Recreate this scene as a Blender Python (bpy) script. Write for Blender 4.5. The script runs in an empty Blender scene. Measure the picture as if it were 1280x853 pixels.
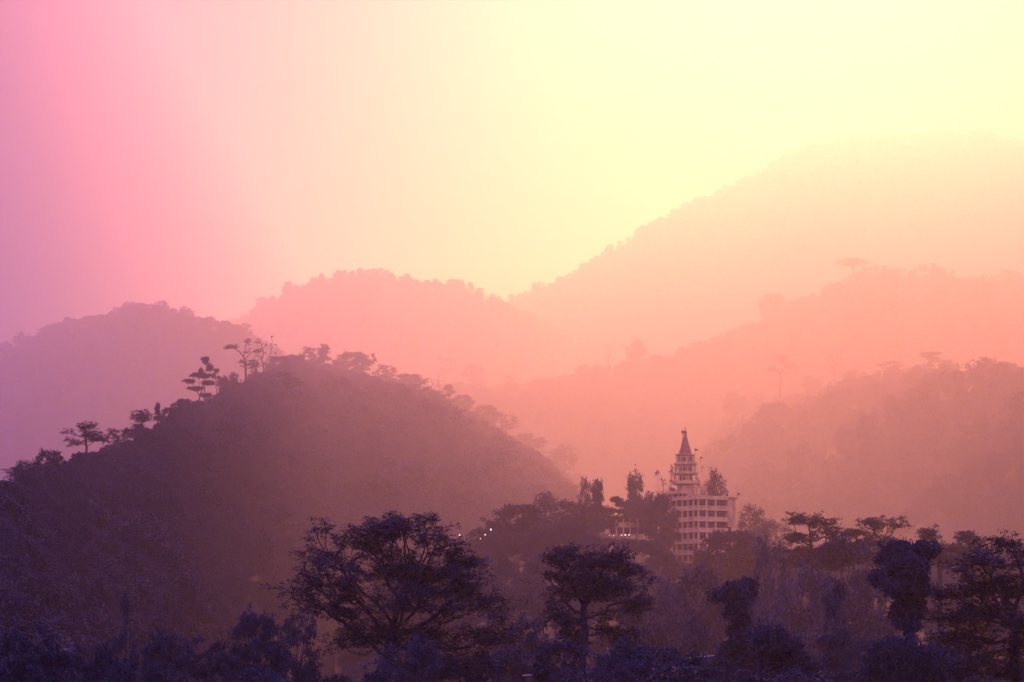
import bpy, bmesh, math, random
import numpy as np
from mathutils import Vector, Matrix, noise
R = math.radians
scene = bpy.context.scene
C = scene.collection
# ---------------------------------------------------------------- camera
CAMZ = 18.0
FOVX = R(20.0)
FPX = 640.0 / math.tan(FOVX / 2)
HORIZON = 780.0
PITCH = math.atan((HORIZON - 426.5) / FPX)
cam = bpy.data.cameras.new('camera')
cam.sensor_width = 36.0
cam.lens = 18.0 / math.tan(FOVX / 2)
cam.clip_start = 1.0
cam.clip_end = 30000.0
camo = bpy.data.objects.new('camera', cam)
camo.location = (0, 0, CAMZ)
camo.rotation_euler = (R(90) + PITCH, 0, 0)
C.objects.link(camo)
scene.camera = camo

def P(px, py, D):
    """a spot seen at photo pixel (px, py) at forward distance D"""
    u = (px - 640.0) / FPX
    v = (426.5 - py) / FPX
    d = Vector((u, math.cos(PITCH) - v * math.sin(PITCH), math.sin(PITCH) + v * math.cos(PITCH)))
    return Vector((0, 0, CAMZ)) + d * (D / d.y)

# ---------------------------------------------------------------- sky, sun, exposure
SUN_ELEV = R(17)
SUN_AZ = R(6.2)                  # to the right of straight ahead
sun_dir = Vector((math.sin(SUN_AZ) * math.cos(SUN_ELEV), math.cos(SUN_AZ) * math.cos(SUN_ELEV), math.sin(SUN_ELEV)))
GLOW_DIR = (P(930, 150, 1000) - Vector((0, 0, CAMZ))).normalized()
def srgb(r, g, b, k=1.0):
    f = lambda c: (c / 255 / 12.92 if c / 255 <= .04045 else ((c / 255 + .055) / 1.055) ** 2.4)
    return (f(r) * k, f(g) * k, f(b) * k, 1.0)
SKY_K=.05; SKY_TINT=(.05,.03,.10); GLOW_K=7.0; EXPO=0
GLOW=[(0,(.034,.03,.012,1)),(5,(.026,.024,.011,1)),(10,(.003,.003,.002,1)),(16,(.001,.001,.0008,1)),(24,(.001,.002,.006,1)),(34,(.003,.012,.06,1)),(48,(.004,.035,.62,1)),(70,(.01,.018,.2,1)),(100,(.07,.042,.19,1)),(150,(.18,.1,.43,1)),(180,(.18,.1,.43,1))]
SUN_K=3.25; SUN_COL=(1,.32,.142); VB=0; DENOISE=True
HZ_COL=(.5,.5,1); HZ_ABS=(1,1,1); HZ_D=.00036; HZ_G=.78; HZ_TOP=1085
world = bpy.data.worlds.new('World')
scene.world = world
world.use_nodes = True
nt = world.node_tree
nt.nodes.clear()
N = nt.nodes.new; L = nt.links.new
wout = N('ShaderNodeOutputWorld')
sky = N('ShaderNodeTexSky'); sky.sky_type = 'NISHITA'; sky.sun_disc = False
sky.sun_elevation = SUN_ELEV; sky.sun_rotation = SUN_AZ
bg1 = N('ShaderNodeBackground'); bg1.inputs['Strength'].default_value = SKY_K
tint = N('ShaderNodeMix'); tint.data_type = 'RGBA'; tint.blend_type = 'MULTIPLY'; tint.inputs[0].default_value = 1.0
tint.inputs[7].default_value = (*SKY_TINT, 1)
L(sky.outputs[0], tint.inputs[6]); L(tint.outputs[2], bg1.inputs['Color'])
tc = N('ShaderNodeTexCoord')
dot = N('ShaderNodeVectorMath'); dot.operation = 'DOT_PRODUCT'
dot.inputs[1].default_value = GLOW_DIR
L(tc.outputs['Generated'], dot.inputs[0])
ac = N('ShaderNodeMath'); ac.operation = 'ARCCOSINE'; L(dot.outputs['Value'], ac.inputs[0])
mr = N('ShaderNodeMath'); mr.operation = 'MULTIPLY'; mr.inputs[1].default_value = 1 / R(180); mr.use_clamp = True
L(ac.outputs[0], mr.inputs[0])
cr = N('ShaderNodeValToRGB'); L(mr.outputs[0], cr.inputs[0])
el = cr.color_ramp.elements
while len(el) > 1: el.remove(el[-1])
for i, (deg, col) in enumerate(GLOW):
    e = el[0] if i == 0 else el.new(deg / 180)
    e.position = deg / 180; e.color = col
bg2 = N('ShaderNodeBackground'); bg2.inputs['Strength'].default_value = GLOW_K
L(cr.outputs[0], bg2.inputs['Color'])
add = N('ShaderNodeAddShader'); L(bg1.outputs[0], add.inputs[0]); L(bg2.outputs[0], add.inputs[1])
L(add.outputs[0], wout.inputs['Surface'])
sl = bpy.data.lights.new('sun', 'SUN'); sl.energy = SUN_K; sl.angle = R(0.5); sl.color = SUN_COL
so = bpy.data.objects.new('sun', sl); C.objects.link(so)
so.rotation_euler = (-sun_dir).to_track_quat('-Z', 'Y').to_euler()
so.location = sun_dir * 5000
vs = scene.view_settings
scene.display_settings.display_device = 'sRGB'
vs.view_transform = 'Standard'; vs.look = 'None'; vs.exposure = EXPO; vs.gamma = 1.0; vs.use_curve_mapping = False
cy = scene.cycles
cy.max_bounces = 4; cy.diffuse_bounces = 1; cy.volume_bounces = VB; cy.glossy_bounces = 1; cy.transmission_bounces = 0; cy.transparent_max_bounces = 4
cy.use_denoising = DENOISE; cy.use_adaptive_sampling = False
world.cycles.sampling_method = 'NONE'        # the sky is broad and soft: no importance map needed
def mat(name, col, rough=.9, var=0.0, scale=1.0):
    m = bpy.data.materials.new(name); m.use_nodes = True
    b = m.node_tree.nodes['Principled BSDF']
    b.inputs['Roughness'].default_value = rough
    b.inputs['Specular IOR Level'].default_value = .1
    if var:
        t = m.node_tree.nodes.new('ShaderNodeTexNoise'); t.inputs['Scale'].default_value = scale; t.inputs['Detail'].default_value = 5
        g = m.node_tree.nodes.new('ShaderNodeTexCoord')
        r = m.node_tree.nodes.new('ShaderNodeValToRGB')
        r.color_ramp.elements[0].position = .3; r.color_ramp.elements[1].position = .7
        r.color_ramp.elements[0].color = [c * (1 - var) for c in col] + [1]
        r.color_ramp.elements[1].color = [min(1, c * (1 + var)) for c in col] + [1]
        m.node_tree.links.new(g.outputs['Object'], t.inputs['Vector'])
        m.node_tree.links.new(t.outputs['Fac'], r.inputs[0]); m.node_tree.links.new(r.outputs[0], b.inputs['Base Color'])
    else:
        b.inputs['Base Color'].default_value = (*col, 1)
    return m
M_soil = mat('dry_forest_floor', (.009, .009, .012), var=.4, scale=.05)

class Ridge:
    """a hill whose crest follows an outline; outline points are (px, py) with a distance given at some of them"""
    def __init__(s, name, dist, pts, front, back, amp=6.0, seed=0, power=1.25, res=(240, 70)):
        s.front = front; s.back = back; s.amp = amp; s.seed = seed; s.power = power
        s.us = np.array([(px - 640.0) / FPX for px, py in pts])
        d = np.interp([px for px, py in pts], [k[0] for k in dist], [k[1] for k in dist])
        s.ds = d
        s.zs = np.array([P(px, py, D).z for (px, py), D in zip(pts, d)])
        s.build(name, res)
    def z(s, x, y):
        y = np.maximum(y, 1.0)
        u = x / y
        c = np.interp(u, s.us, s.zs); D = np.interp(u, s.us, s.ds)
        t = np.where(y < D, (D - y) / (s.front * D), (y - D) / (s.back * D))
        h = c * np.clip(1 - t ** s.power, 0, 1) - 25 * np.clip(t - .85, 0, 1)
        k = min(6.0 / max(s.amp, 1), 1.6)
        n = np.sin(x / 41. * k + s.seed) * np.sin(y / 37. * k + 2 * s.seed) + .5 * np.sin((x / 17. + y / 23.) * k + s.seed) + .35 * np.sin((x / 9. - y / 7.) * k)
        return h + s.amp * n * np.clip(t * 3, 0, 1) * np.clip(1.6 * y / s.ds.max(), .12, 1.0)
    def build(s, name, res):
        nx, ny = res
        U = np.linspace(s.us[0], s.us[-1], nx); tt = np.linspace(-1, 1, ny)
        D = np.interp(U, s.us, s.ds)[:, None]
        Y = np.where(tt < 0, D * (1 + tt * s.front * 1.05), D * (1 + tt * s.back * 1.05))
        X = U[:, None] * Y
        v = np.stack([X, Y, s.z(X, Y)], -1).reshape(-1, 3)
        i = np.arange(nx - 1)[:, None] * ny + np.arange(ny - 1)[None]
        f = np.stack([i, i + ny, i + ny + 1, i + 1], -1).reshape(-1, 4)
        me = bpy.data.meshes.new(name); me.from_pydata(v.tolist(), [], f.tolist()); me.polygons.foreach_set('use_smooth', [True] * len(f))
        me.materials.append(M_soil)
        s.ob = bpy.data.objects.new(name, me); C.objects.link(s.ob); s.ob['kind'] = 'structure'

left_hill = Ridge('left_hill', [(-200, 195), (0, 225), (200, 470), (300, 1000), (400, 1950), (740, 2600)], [(-420, 740), (-200, 690), (0, 618), (60, 595), (105, 580), (150, 565), (200, 538), (240, 515), (300, 492), (340, 472), (400, 466), (440, 472), (500, 486), (560, 507), (620, 543), (660, 567), (700, 594), (728, 628), (770, 690), (830, 800)], .72, .4, amp=2.2, seed=1, power=1.08)
right_hill = Ridge('right_hill', [(800, 3050), (1000, 2900), (1300, 2000)], [(700, 740), (780, 660), (820, 620), (870, 575), (910, 535), (960, 512), (1000, 502), (1040, 487), (1100, 475), (1160, 470), (1200, 472), (1280, 474), (1500, 440), (1800, 600)], .5, .3, amp=12, seed=2)
mid_ridge = Ridge('middle_ridge', [(0, 3700)], [(200, 640), (450, 510), (545, 486), (590, 486), (640, 490), (700, 478), (740, 472), (800, 462), (850, 448), (895, 428), (940, 411), (1000, 382), (1050, 357), (1080, 342), (1180, 342), (1280, 362), (1450, 330), (1800, 420), (2200, 600)], .3, .2, amp=16, seed=3)
far_left = Ridge('far_left_hill', [(0, 3100)], [(-80, 640), (-60, 570), (-35, 490), (0, 443), (60, 418), (120, 401), (180, 395), (230, 405), (280, 415), (340, 452), (450, 520), (600, 640)], .3, .2, amp=16, seed=4)
far_mid = Ridge('far_middle_hill', [(0, 5000)], [(-100, 560), (150, 470), (280, 414), (330, 383), (390, 358), (440, 343), (470, 341), (520, 358), (570, 365), (620, 378), (700, 420), (900, 560)], .25, .2, amp=16, seed=5)
mountain = Ridge('mountain', [(0, 6000)], [(250, 640), (450, 480), (560, 420), (640, 374), (690, 360), (760, 320), (830, 274), (900, 247), (960, 212), (1020, 182), (1060, 174), (1120, 170), (1180, 168), (1240, 168), (1280, 180), (1400, 225), (1600, 330), (1900, 480), (2300, 640)], .28, .2, amp=24, seed=6)
knoll = Ridge('temple_hill', [(0, 596)], [(420, 800), (520, 740), (570, 705), (610, 682), (650, 672), (700, 668), (760, 668), (830, 684), (850, 704), (870, 714), (905, 714), (940, 706), (970, 706), (1040, 712), (1120, 705), (1200, 700), (1280, 695), (1500, 720), (1800, 800)], .9, .35, amp=1.5, seed=7, power=1.2)
bank = Ridge('river_bank', [(0, 62)], [(-1400, 960), (-200, 905), (100, 895), (400, 905), (640, 900), (800, 890), (1000, 895), (1300, 905), (2600, 960)], .5, 1.6, amp=.25, seed=8, power=2.2)
# valley ground, one sheet
def ground():
    me = bpy.data.meshes.new('ground')
    S = 40
    xs = np.linspace(-620, 6350, S); ys = np.linspace(-850, 8500, S)
    v = [(x, y, -1.0) for x in xs for y in ys]
    f = [(i * S + j, (i + 1) * S + j, (i + 1) * S + j + 1, i * S + j + 1) for i in range(S - 1) for j in range(S - 1)]
    me.from_pydata(v, [], f); me.materials.append(M_soil)
    o = bpy.data.objects.new('ground', me); C.objects.link(o); o['kind'] = 'structure'
ground()
def haze():
    m = bpy.data.materials.new('haze_air'); m.use_nodes = True
    n = m.node_tree; n.nodes.clear()
    o = n.nodes.new('ShaderNodeOutputMaterial'); v = n.nodes.new('ShaderNodeVolumePrincipled')
    v.inputs['Color'].default_value = (*HZ_COL, 1); v.inputs['Density'].default_value = HZ_D
    v.inputs['Anisotropy'].default_value = HZ_G
    v.inputs['Absorption Color'].default_value = (*HZ_ABS, 1)
    n.links.new(v.outputs[0], o.inputs['Volume'])
    x0, x1, y0, y1, z0, z1 = -628, 6400, -900, 8600, -32, HZ_TOP
    me = bpy.data.meshes.new('haze')
    vv = [(x, y, z) for x in (x0, x1) for y in (y0, y1) for z in (z0, z1)]
    me.from_pydata(vv, [], [(0, 1, 3, 2), (4, 6, 7, 5), (0, 4, 5, 1), (2, 3, 7, 6), (0, 2, 6, 4), (1, 5, 7, 3)])
    me.materials.append(m)
    o = bpy.data.objects.new('haze', me); C.objects.link(o); o['kind'] = 'stuff'
haze()
# ---------------------------------------------------------------- helpers
def link(name, me, parent=None, m=None):
    o = bpy.data.objects.new(name, me); C.objects.link(o)
    if m is not None and me is not None and not me.materials: me.materials.append(m)
    if parent is not None: o.parent = parent
    return o
def tag(o, label, cat, group=None):
    o['label'] = label; o['category'] = cat
    if group: o['group'] = group
    return o
def empty(name, loc, rz=0.0):
    o = bpy.data.objects.new(name, None); C.objects.link(o); o.location = loc; o.rotation_euler = (0, 0, rz); o.empty_display_size = .5
    return o
def mesh_np(name, v, f, m):
    """v (n,3), f (k,4) quads"""
    me = bpy.data.meshes.new(name)
    n, k = len(v), len(f)
    me.vertices.add(n); me.vertices.foreach_set('co', np.asarray(v, np.float32).ravel())
    me.loops.add(4 * k); me.loops.foreach_set('vertex_index', np.asarray(f, np.int32).ravel())
    me.polygons.add(k); me.polygons.foreach_set('loop_start', np.arange(k, dtype=np.int32) * 4)
    me.update(calc_edges=True); me.validate()
    me.materials.append(m)
    return me

def leaf_mat(name, col, var=.45):
    m = bpy.data.materials.new(name); m.use_nodes = True
    n = m.node_tree; b = n.nodes['Principled BSDF']
    b.inputs['Roughness'].default_value = .7; b.inputs['Specular IOR Level'].default_value = .15
    g = n.nodes.new('ShaderNodeNewGeometry'); oi = n.nodes.new('ShaderNodeObjectInfo')
    ad = n.nodes.new('ShaderNodeMath'); ad.operation = 'ADD'
    n.links.new(g.outputs['Random Per Island'], ad.inputs[0]); n.links.new(oi.outputs['Random'], ad.inputs[1])
    h = n.nodes.new('ShaderNodeMath'); h.operation = 'MULTIPLY'; h.inputs[1].default_value = .5; n.links.new(ad.outputs[0], h.inputs[0])
    r = n.nodes.new('ShaderNodeValToRGB'); n.links.new(h.outputs[0], r.inputs[0])
    r.color_ramp.elements[0].position = .15; r.color_ramp.elements[1].position = .85
    r.color_ramp.elements[0].color = [c * (1 - var) for c in col] + [1]
    r.color_ramp.elements[1].color = [c * (1 + var) for c in col] + [1]
    n.links.new(r.outputs[0], b.inputs['Base Color'])
    return m
M_leaf = leaf_mat('leaf_green', (.028, .036, .04), .25)
M_dark = leaf_mat('leaf_dark_evergreen', (.022, .03, .04), .2)
M_dry = leaf_mat('leaf_dry_season', (.034, .036, .046), .35)
M_bark = mat('bark', (.028, .024, .03), var=.4, scale=4.0)

def colonize(att, trunk, step, kill, rng, iters=110, up=.12):
    nodes = [np.array(p, float) for p in trunk]; par = [-1] + list(range(len(trunk) - 1))
    kids = [0] * len(trunk)
    att = att.copy(); near = np.zeros(len(att), int); nd = np.full(len(att), 1e9)
    def upd(lo):
        nonlocal near, nd
        A = np.array(nodes[lo:]); d = np.linalg.norm(att[:, None] - A[None], axis=2)
        j = d.argmin(1); dm = d[np.arange(len(att)), j]
        b = dm < nd; near = np.where(b, j + lo, near); nd = np.where(b, dm, nd)
    upd(max(0, len(nodes) - max(2, len(nodes) // 2)))
    for it in range(iters):
        keep = nd > kill
        att, near, nd = att[keep], near[keep], nd[keep]
        if len(att) == 0: break
        lo = len(nodes); Nn = np.array(nodes)
        D = att - Nn[near]; D /= np.linalg.norm(D, axis=1)[:, None] + 1e-9
        for i in np.unique(near):
            if kids[i] >= 3: continue
            d = D[near == i].sum(0); l = np.linalg.norm(d)
            if l < 1e-3: d = rng.normal(size=3); l = np.linalg.norm(d)
            d = d / l + rng.normal(size=3) * .22; d[2] += up
            d /= np.linalg.norm(d)
            nodes.append(Nn[i] + d * step); par.append(int(i)); kids[i] += 1; kids.append(0)
        if len(nodes) == lo: break
        upd(lo)
        if len(nodes) > 5200: break
    return np.array(nodes), np.array(par)

def tubes(nodes, par, r_base, r_tip, sides=5, e=2.3):
    n = len(nodes); r = np.zeros(n); acc = np.zeros(n)
    for i in range(n - 1, -1, -1):
        r[i] = max(acc[i], 1.0) ** (1 / e)
        if par[i] >= 0: acc[par[i]] += r[i] ** e
    r = r_tip + (r - 1) / max(r[0] - 1, 1e-6) * (r_base - r_tip)
    d = np.zeros((n, 3)); d[1:] = nodes[1:] - nodes[par[1:]]; d[0] = (0, 0, 1)
    d /= np.linalg.norm(d, axis=1)[:, None] + 1e-9
    a = np.cross(d, np.array([.31, 1, .13])); a /= np.linalg.norm(a, axis=1)[:, None] + 1e-9
    b = np.cross(d, a)
    th = np.arange(sides) * 2 * np.pi / sides
    ring = nodes[:, None] + r[:, None, None] * (a[:, None] * np.cos(th)[None, :, None] + b[:, None] * np.sin(th)[None, :, None])
    v = ring.reshape(-1, 3)
    i = np.arange(1, n); k = np.arange(sides); k2 = (k + 1) % sides
    f = np.stack([par[i][:, None] * sides + k, par[i][:, None] * sides + k2, i[:, None] * sides + k2, i[:, None] * sides + k], -1).reshape(-1, 4)
    return v, f

def leaves(pts, rng, per, spread, size, flat=.6, stretch=2.2, tilt=.6):
    n = len(pts) * per
    c = np.repeat(pts, per, 0) + rng.normal(size=(n, 3)) * np.array([spread, spread, spread * flat])
    az = rng.uniform(0, 2 * np.pi, n); ti = rng.normal(size=n) * tilt; ro = rng.normal(size=n) * tilt
    a = np.stack([np.cos(az) * np.cos(ti), np.sin(az) * np.cos(ti), np.sin(ti)], 1)
    b = np.stack([-np.sin(az) * np.cos(ro), np.cos(az) * np.cos(ro), np.sin(ro)], 1)
    s = size * rng.uniform(.55, 1.35, n)[:, None]
    a = a * s * stretch * .5; b = b * s * .5
    v = np.stack([c - a, c + b - a * .1, c + a, c - b - a * .1], 1).reshape(-1, 3)
    return v, np.arange(4 * n).reshape(-1, 4)

def sample(env, n, rng, clumps=0, csig=.05):
    """points in a union of ellipsoids (cx,cy,cz,rx,ry,rz[,weight]), gathered round sub-clump centres"""
    w = np.array([(e[6] if len(e) > 6 else e[3] * e[4] * e[5]) for e in env]); w = w / w.sum()
    def draw(k, shell=.0):
        j = rng.choice(len(env), k, p=w); E = np.array([e[:6] for e in env])[j]
        d = rng.normal(size=(k, 3)); d /= np.linalg.norm(d, axis=1)[:, None]
        r = rng.uniform(shell, 1, k) ** (1 / 2.4)
        return E[:, :3] + d * r[:, None] * E[:, 3:]
    if not clumps: return draw(n)
    cc = draw(clumps, .25)
    return cc[rng.integers(0, clumps, n)] + rng.normal(size=(n, 3)) * csig * np.array([1, 1, .55])

def make_proto(name, env, seed, natt, per, lsize, lspread, leafm, trunk=((0, 0, 0), (.01, 0, .15), (0, .01, .3)), step=.03, kill=.05, r=.02, rtip=.0025,
               clumps=0, csig=.05, flat=.6, stretch=2.2, tilt=.6, leafy=1.0, up=.1, sides=5, both=0.0):
    rng = np.random.default_rng(seed)
    att = sample(env, natt, rng, clumps, csig)
    t = np.array(trunk, float); tt = [t[0]]
    for a, b in zip(t[:-1], t[1:]):
        k = max(1, int(np.linalg.norm(b - a) / step))
        for q in range(1, k + 1): tt.append(a + (b - a) * q / k + rng.normal(size=3) * step * .12)
    nodes, par = colonize(att, tt, step, kill, rng, up=up)
    tv, tf = tubes(nodes, par, r, rtip, sides)
    lp = att if leafy >= 1 else att[(np.sin(att @ np.array([17., 23., 29.]) + seed) * .5 + .5) < leafy] if clumps == 0 else att[rng.permutation(len(att))[:int(len(att) * leafy)]]
    if both > 0:
        isparent = np.zeros(len(nodes), bool); isparent[par[1:]] = True
        tips = nodes[~isparent]; lp = np.concatenate([lp, tips[rng.permutation(len(tips))[:int(len(tips) * both)]]])
    out = {'name': name}
    out['trunk'] = mesh_np('trunk', tv, tf, M_bark)
    if len(lp):
        lv, lf = leaves(lp, rng, per, lspread, lsize, flat, stretch, tilt)
        out['crown'] = mesh_np('crown', lv, lf, leafm)
        allv = np.concatenate([lv, tv])
    else: allv = tv
    q = np.quantile(allv, [.004, .996], axis=0)
    out['w'] = q[1][0] - q[0][0]; out['h'] = q[1][2]; out['cx'] = .5 * (q[1][0] + q[0][0])
    return out
def T(h): return ((0, 0, 0), (.008, .006, h * .5), (-.004, 0, h))
PR = {}
def proto(k, *a, **kw): PR[k] = make_proto(*a, **kw)
proto('round', 'tree', [(0, 0, .62, .36, .36, .36), (-.2, .1, .5, .22, .25, .2), (.2, -.1, .55, .22, .2, .2)], 1, 330, 16, 0.0300, 0.035, M_leaf, T(.28), clumps=42, csig=.06)
proto('round2', 'tree', [(0, 0, .6, .3, .3, .38), (.15, 0, .5, .25, .25, .25), (-.1, .1, .8, .17, .17, .17)], 2, 300, 16, 0.0300, 0.035, M_dark, T(.25), clumps=38, csig=.06)
proto('airy', 'tree', [(0, 0, .62, .36, .36, .36)], 3, 320, 11, 0.0192, 0.030, M_dry, T(.3), step=.028, kill=.04, clumps=60, csig=.05, both=.5)
proto('airy2', 'tree', [(-.05, 0, .6, .42, .4, .34), (.15, 0, .75, .25, .25, .2)], 4, 320, 11, 0.0192, 0.030, M_dry, ((0, 0, 0), (.03, 0, .15), (.02, .01, .24)), step=.028, kill=.04, clumps=60, csig=.05, both=.5)
proto('flat', 'flat_topped_tree', [(-.04, 0, .9, .26, .26, .08), (.2, 0, .8, .3, .3, .06), (-.3, .05, .66, .28, .26, .05), (.1, -.15, .64, .34, .3, .05), (.3, .1, .5, .22, .22, .04), (-.15, .1, .5, .25, .22, .04)], 5, 330, 20, 0.0270, 0.035, M_leaf, T(.42), flat=.35, tilt=.35, r=.025)
proto('flat2', 'flat_topped_tree', [(.05, 0, .9, .36, .36, .06), (-.32, 0, .76, .24, .28, .05), (.3, .05, .72, .28, .25, .05), (-.1, -.2, .58, .3, .25, .05), (.2, .2, .45, .25, .25, .05)], 6, 380, 20, 0.0240, 0.032, M_leaf, ((0, 0, 0), (-.03, 0, .2), (.03, 0, .42)), flat=.35, tilt=.35, r=.022)
proto('bare', 'bare_tree', [(0, 0, .7, .3, .3, .3)], 7, 150, 20, 0.0210, 0.030, M_dry, ((0, 0, 0), (.02, 0, .2), (-.01, 0, .36)), step=.03, kill=.045, leafy=.3, clumps=22, csig=.035, r=.02, rtip=.004)
proto('bare2', 'bare_tree', [(-.12, 0, .66, .16, .16, .28), (.12, 0, .76, .15, .15, .24)], 8, 130, 16, 0.0180, 0.020, M_dry, ((0, 0, 0), (-.01, 0, .2), (.01, 0, .3)), step=.03, kill=.045, leafy=.12, clumps=26, csig=.03, r=.018, rtip=.004)
proto('tuft', 'bare_tree', [(0, 0, .93, .12, .12, .06, 3), (.16, 0, .8, .1, .1, .05, 2), (-.14, 0, .74, .08, .08, .04, 1.2)], 9, 70, 32, 0.0210, 0.028, M_leaf, T(.4), step=.03, kill=.04, r=.017, rtip=.005)
proto('vase', 'bare_tree', [(0, 0, .78, .34, .3, .2)], 10, 150, 16, 0.0210, 0.030, M_dry, T(.12), step=.03, kill=.045, r=.022, rtip=.005, up=.25)
proto('dome', 'tree', [(0, 0, .46, .56, .5, .5), (-.2, 0, .55, .3, .3, .35), (.2, .1, .5, .35, .3, .3)], 11, 620, 20, 0.0300, 0.040, M_dark, T(.2), clumps=90, csig=.065, step=.04, kill=.07)
proto('conifer', 'conifer', [(0, 0, .2, .26, .26, .12), (-.03, 0, .42, .25, .25, .12), (.04, 0, .62, .22, .22, .12), (0, 0, .8, .18, .18, .12), (.02, 0, .93, .09, .09, .07)], 12, 330, 20, 0.0270, 0.035, M_dark, ((0, 0, 0), (0, 0, .4), (.01, 0, .85)), clumps=46, csig=.05)
proto('bush', 'bush', [(0, 0, .42, .7, .6, .45), (-.4, 0, .3, .4, .4, .3), (.4, 0, .35, .4, .4, .32)], 13, 260, 18, 0.0420, 0.060, M_leaf, T(.1), clumps=36, csig=.1, step=.05, kill=.08, r=.03)

# finer kinds for the near bank
proto('near_round', 'tree', [(0, 0, .6, .4, .36, .36), (-.25, .1, .45, .25, .25, .22), (.25, -.1, .5, .25, .2, .22)], 31, 800, 20, .017, .026, M_dark, T(.25), step=.022, kill=.03, clumps=80, csig=.045)
proto('near_airy', 'tree', [(0, 0, .62, .4, .36, .34), (.2, 0, .45, .25, .25, .2)], 32, 800, 12, .015, .022, M_dark, T(.25), step=.02, kill=.026, clumps=110, csig=.04, both=.4)
proto('near_dome', 'tree', [(0, 0, .46, .7, .5, .45), (-.3, 0, .5, .35, .3, .3), (.3, .1, .42, .4, .3, .3)], 33, 1100, 20, .02, .03, M_dark, T(.15), step=.03, kill=.045, clumps=120, csig=.05)
proto('near_tuft', 'bare_tree', [(0, 0, .85, .14, .12, .1, 3), (.2, 0, .6, .1, .1, .05, 2), (-.18, 0, .66, .12, .08, .06, 1.2)], 34, 160, 12, .016, .02, M_dark, T(.35), step=.025, kill=.03, r=.014, rtip=.004, clumps=24, csig=.04)
# ---------------------------------------------------------------- trees
RIDGES = [left_hill, right_hill, mid_ridge, knoll, bank, far_left, far_mid, mountain]
FS = .42          # the near bank stands this much closer than first measured
def zg(x, y):
    return max([-1.0] + [float(r.z(np.array(x), np.array(y))) for r in RIDGES if abs(x / y) < 1.5 and r.us[0] < x / y < r.us[-1]])
def crest_d(r, px): return float(np.interp((px - 640.0) / FPX, r.us, r.ds))

def plant(p, px, top, D, wpx, label, cat='tree', group=None, rz=0.0, sink=.3, aspect=1.0):
    q = P(px, top, D)
    zb = zg(q.x, q.y) - sink
    h = max(q.z - zb, .5)
    w = wpx * D / FPX
    sx = w / p['w']; sz = h / p['h']
    root = empty(p['name'], (q.x, q.y, zb), rz)
    root.scale = (sx, sx * aspect, sz)
    link('trunk', p['trunk'], root)
    if 'crown' in p: link('crown', p['crown'], root)
    return tag(root, label, cat, group)

def hero(name, px, D, clumps, trunk_px, leafm, seed, label, natt, per, lsize, lspread, depth=.8, step=.4, kill=.6, r=.35, rtip=.02, cat='tree', csig=.5, nclump=70, flat=.5, tilt=.5, stretch=2.4, up=.05, base=940, both=0.0, leafy=1.0, group=None):
    D *= FS; lsize *= FS; lspread *= FS; step *= FS; kill *= FS; r *= FS; rtip *= FS; csig *= FS
    rng = np.random.default_rng(seed + 500)
    q = P(px, base, D); zb = min(q.z, zg(q.x, q.y)) if False else zg(q.x, q.y) - .2
    s = D / FPX
    env = []
    for (cx, cy, rx, rz_) in clumps:
        p = P(cx, cy, D)
        half = max(abs(cx - px) * .0, 1)
        env.append((p.x - q.x, rng.normal() * depth * 2.2 * FS, p.z - zb, rx * s, max(rx * s, 1.2 * FS) * depth, rz_ * s, rx * rz_))
    tr = [(0, 0, 0)]
    for (tx, ty) in trunk_px:
        p = P(tx, ty, D); tr.append((p.x - q.x, rng.normal() * .15 * FS, max(p.z - zb, .4)))
    pr = make_proto(name, env, seed, natt, per, lsize, lspread, leafm, tr, step=step, kill=kill, r=r, rtip=rtip, clumps=nclump, csig=csig, flat=flat, tilt=tilt, stretch=stretch, up=up, both=both, leafy=leafy)
    root = empty(name, (q.x, q.y, zb))
    link('trunk', pr['trunk'], root)
    if 'crown' in pr: link('crown', pr['crown'], root)
    return tag(root, label, cat, group)

hero('spreading_tree', 482, 200, [(475,662,32,14),(520,655,40,12),(545,678,35,16),(440,672,22,16),(405,664,18,9),(396,690,26,12),(430,708,42,16),(380,733,30,10),(363,748,16,8),(480,705,40,20),(530,715,45,22),(575,697,26,14),(592,722,28,14),(610,748,24,11),(570,752,45,18),(500,750,40,20),(440,755,45,16),(400,768,33,9),(618,774,22,8),(560,790,55,16),(600,802,45,12),(520,800,40,16),(460,790,40,14),(560,828,60,18),(640,790,14,5),(585,840,50,14),(530,838,40,14),(625,822,24,9),(420,725,40,16),(395,748,34,10),(548,730,40,18),(470,690,36,16),(440,800,30,12)],
     [(482, 870), (484, 825), (488, 800)], M_dark, 21, 'big wide-crowned dark tree in front, its branches spreading from one trunk below the wooded hill', 2900, 24, .11, .2, step=.34, kill=.38, r=.42, rtip=.02, nclump=330, csig=.52, flat=.5, tilt=.35, up=.03, both=.25)
hero('open_crowned_tree', 728, 215, [(722,693,24,9),(702,699,13,9),(755,699,28,12),(785,713,20,10),(802,731,13,7),(735,718,28,14),(700,715,12,12),(770,733,28,12),(795,755,18,11),(745,742,25,9),(712,737,14,9),(700,775,15,10),(712,790,13,12),(770,790,28,7),(785,802,18,5),(760,770,28,6),(716,812,16,10),(695,760,10,8)],
     [(726, 880), (728, 830), (731, 790), (729, 765)], M_dark, 22, 'tall open-crowned dark tree with bare forked limbs, standing in front of the lit terrace', 1500, 15, .11, .19, step=.32, kill=.36, r=.32, rtip=.022, nclump=190, csig=.40, flat=.45, tilt=.45, up=.04, both=.2)
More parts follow.
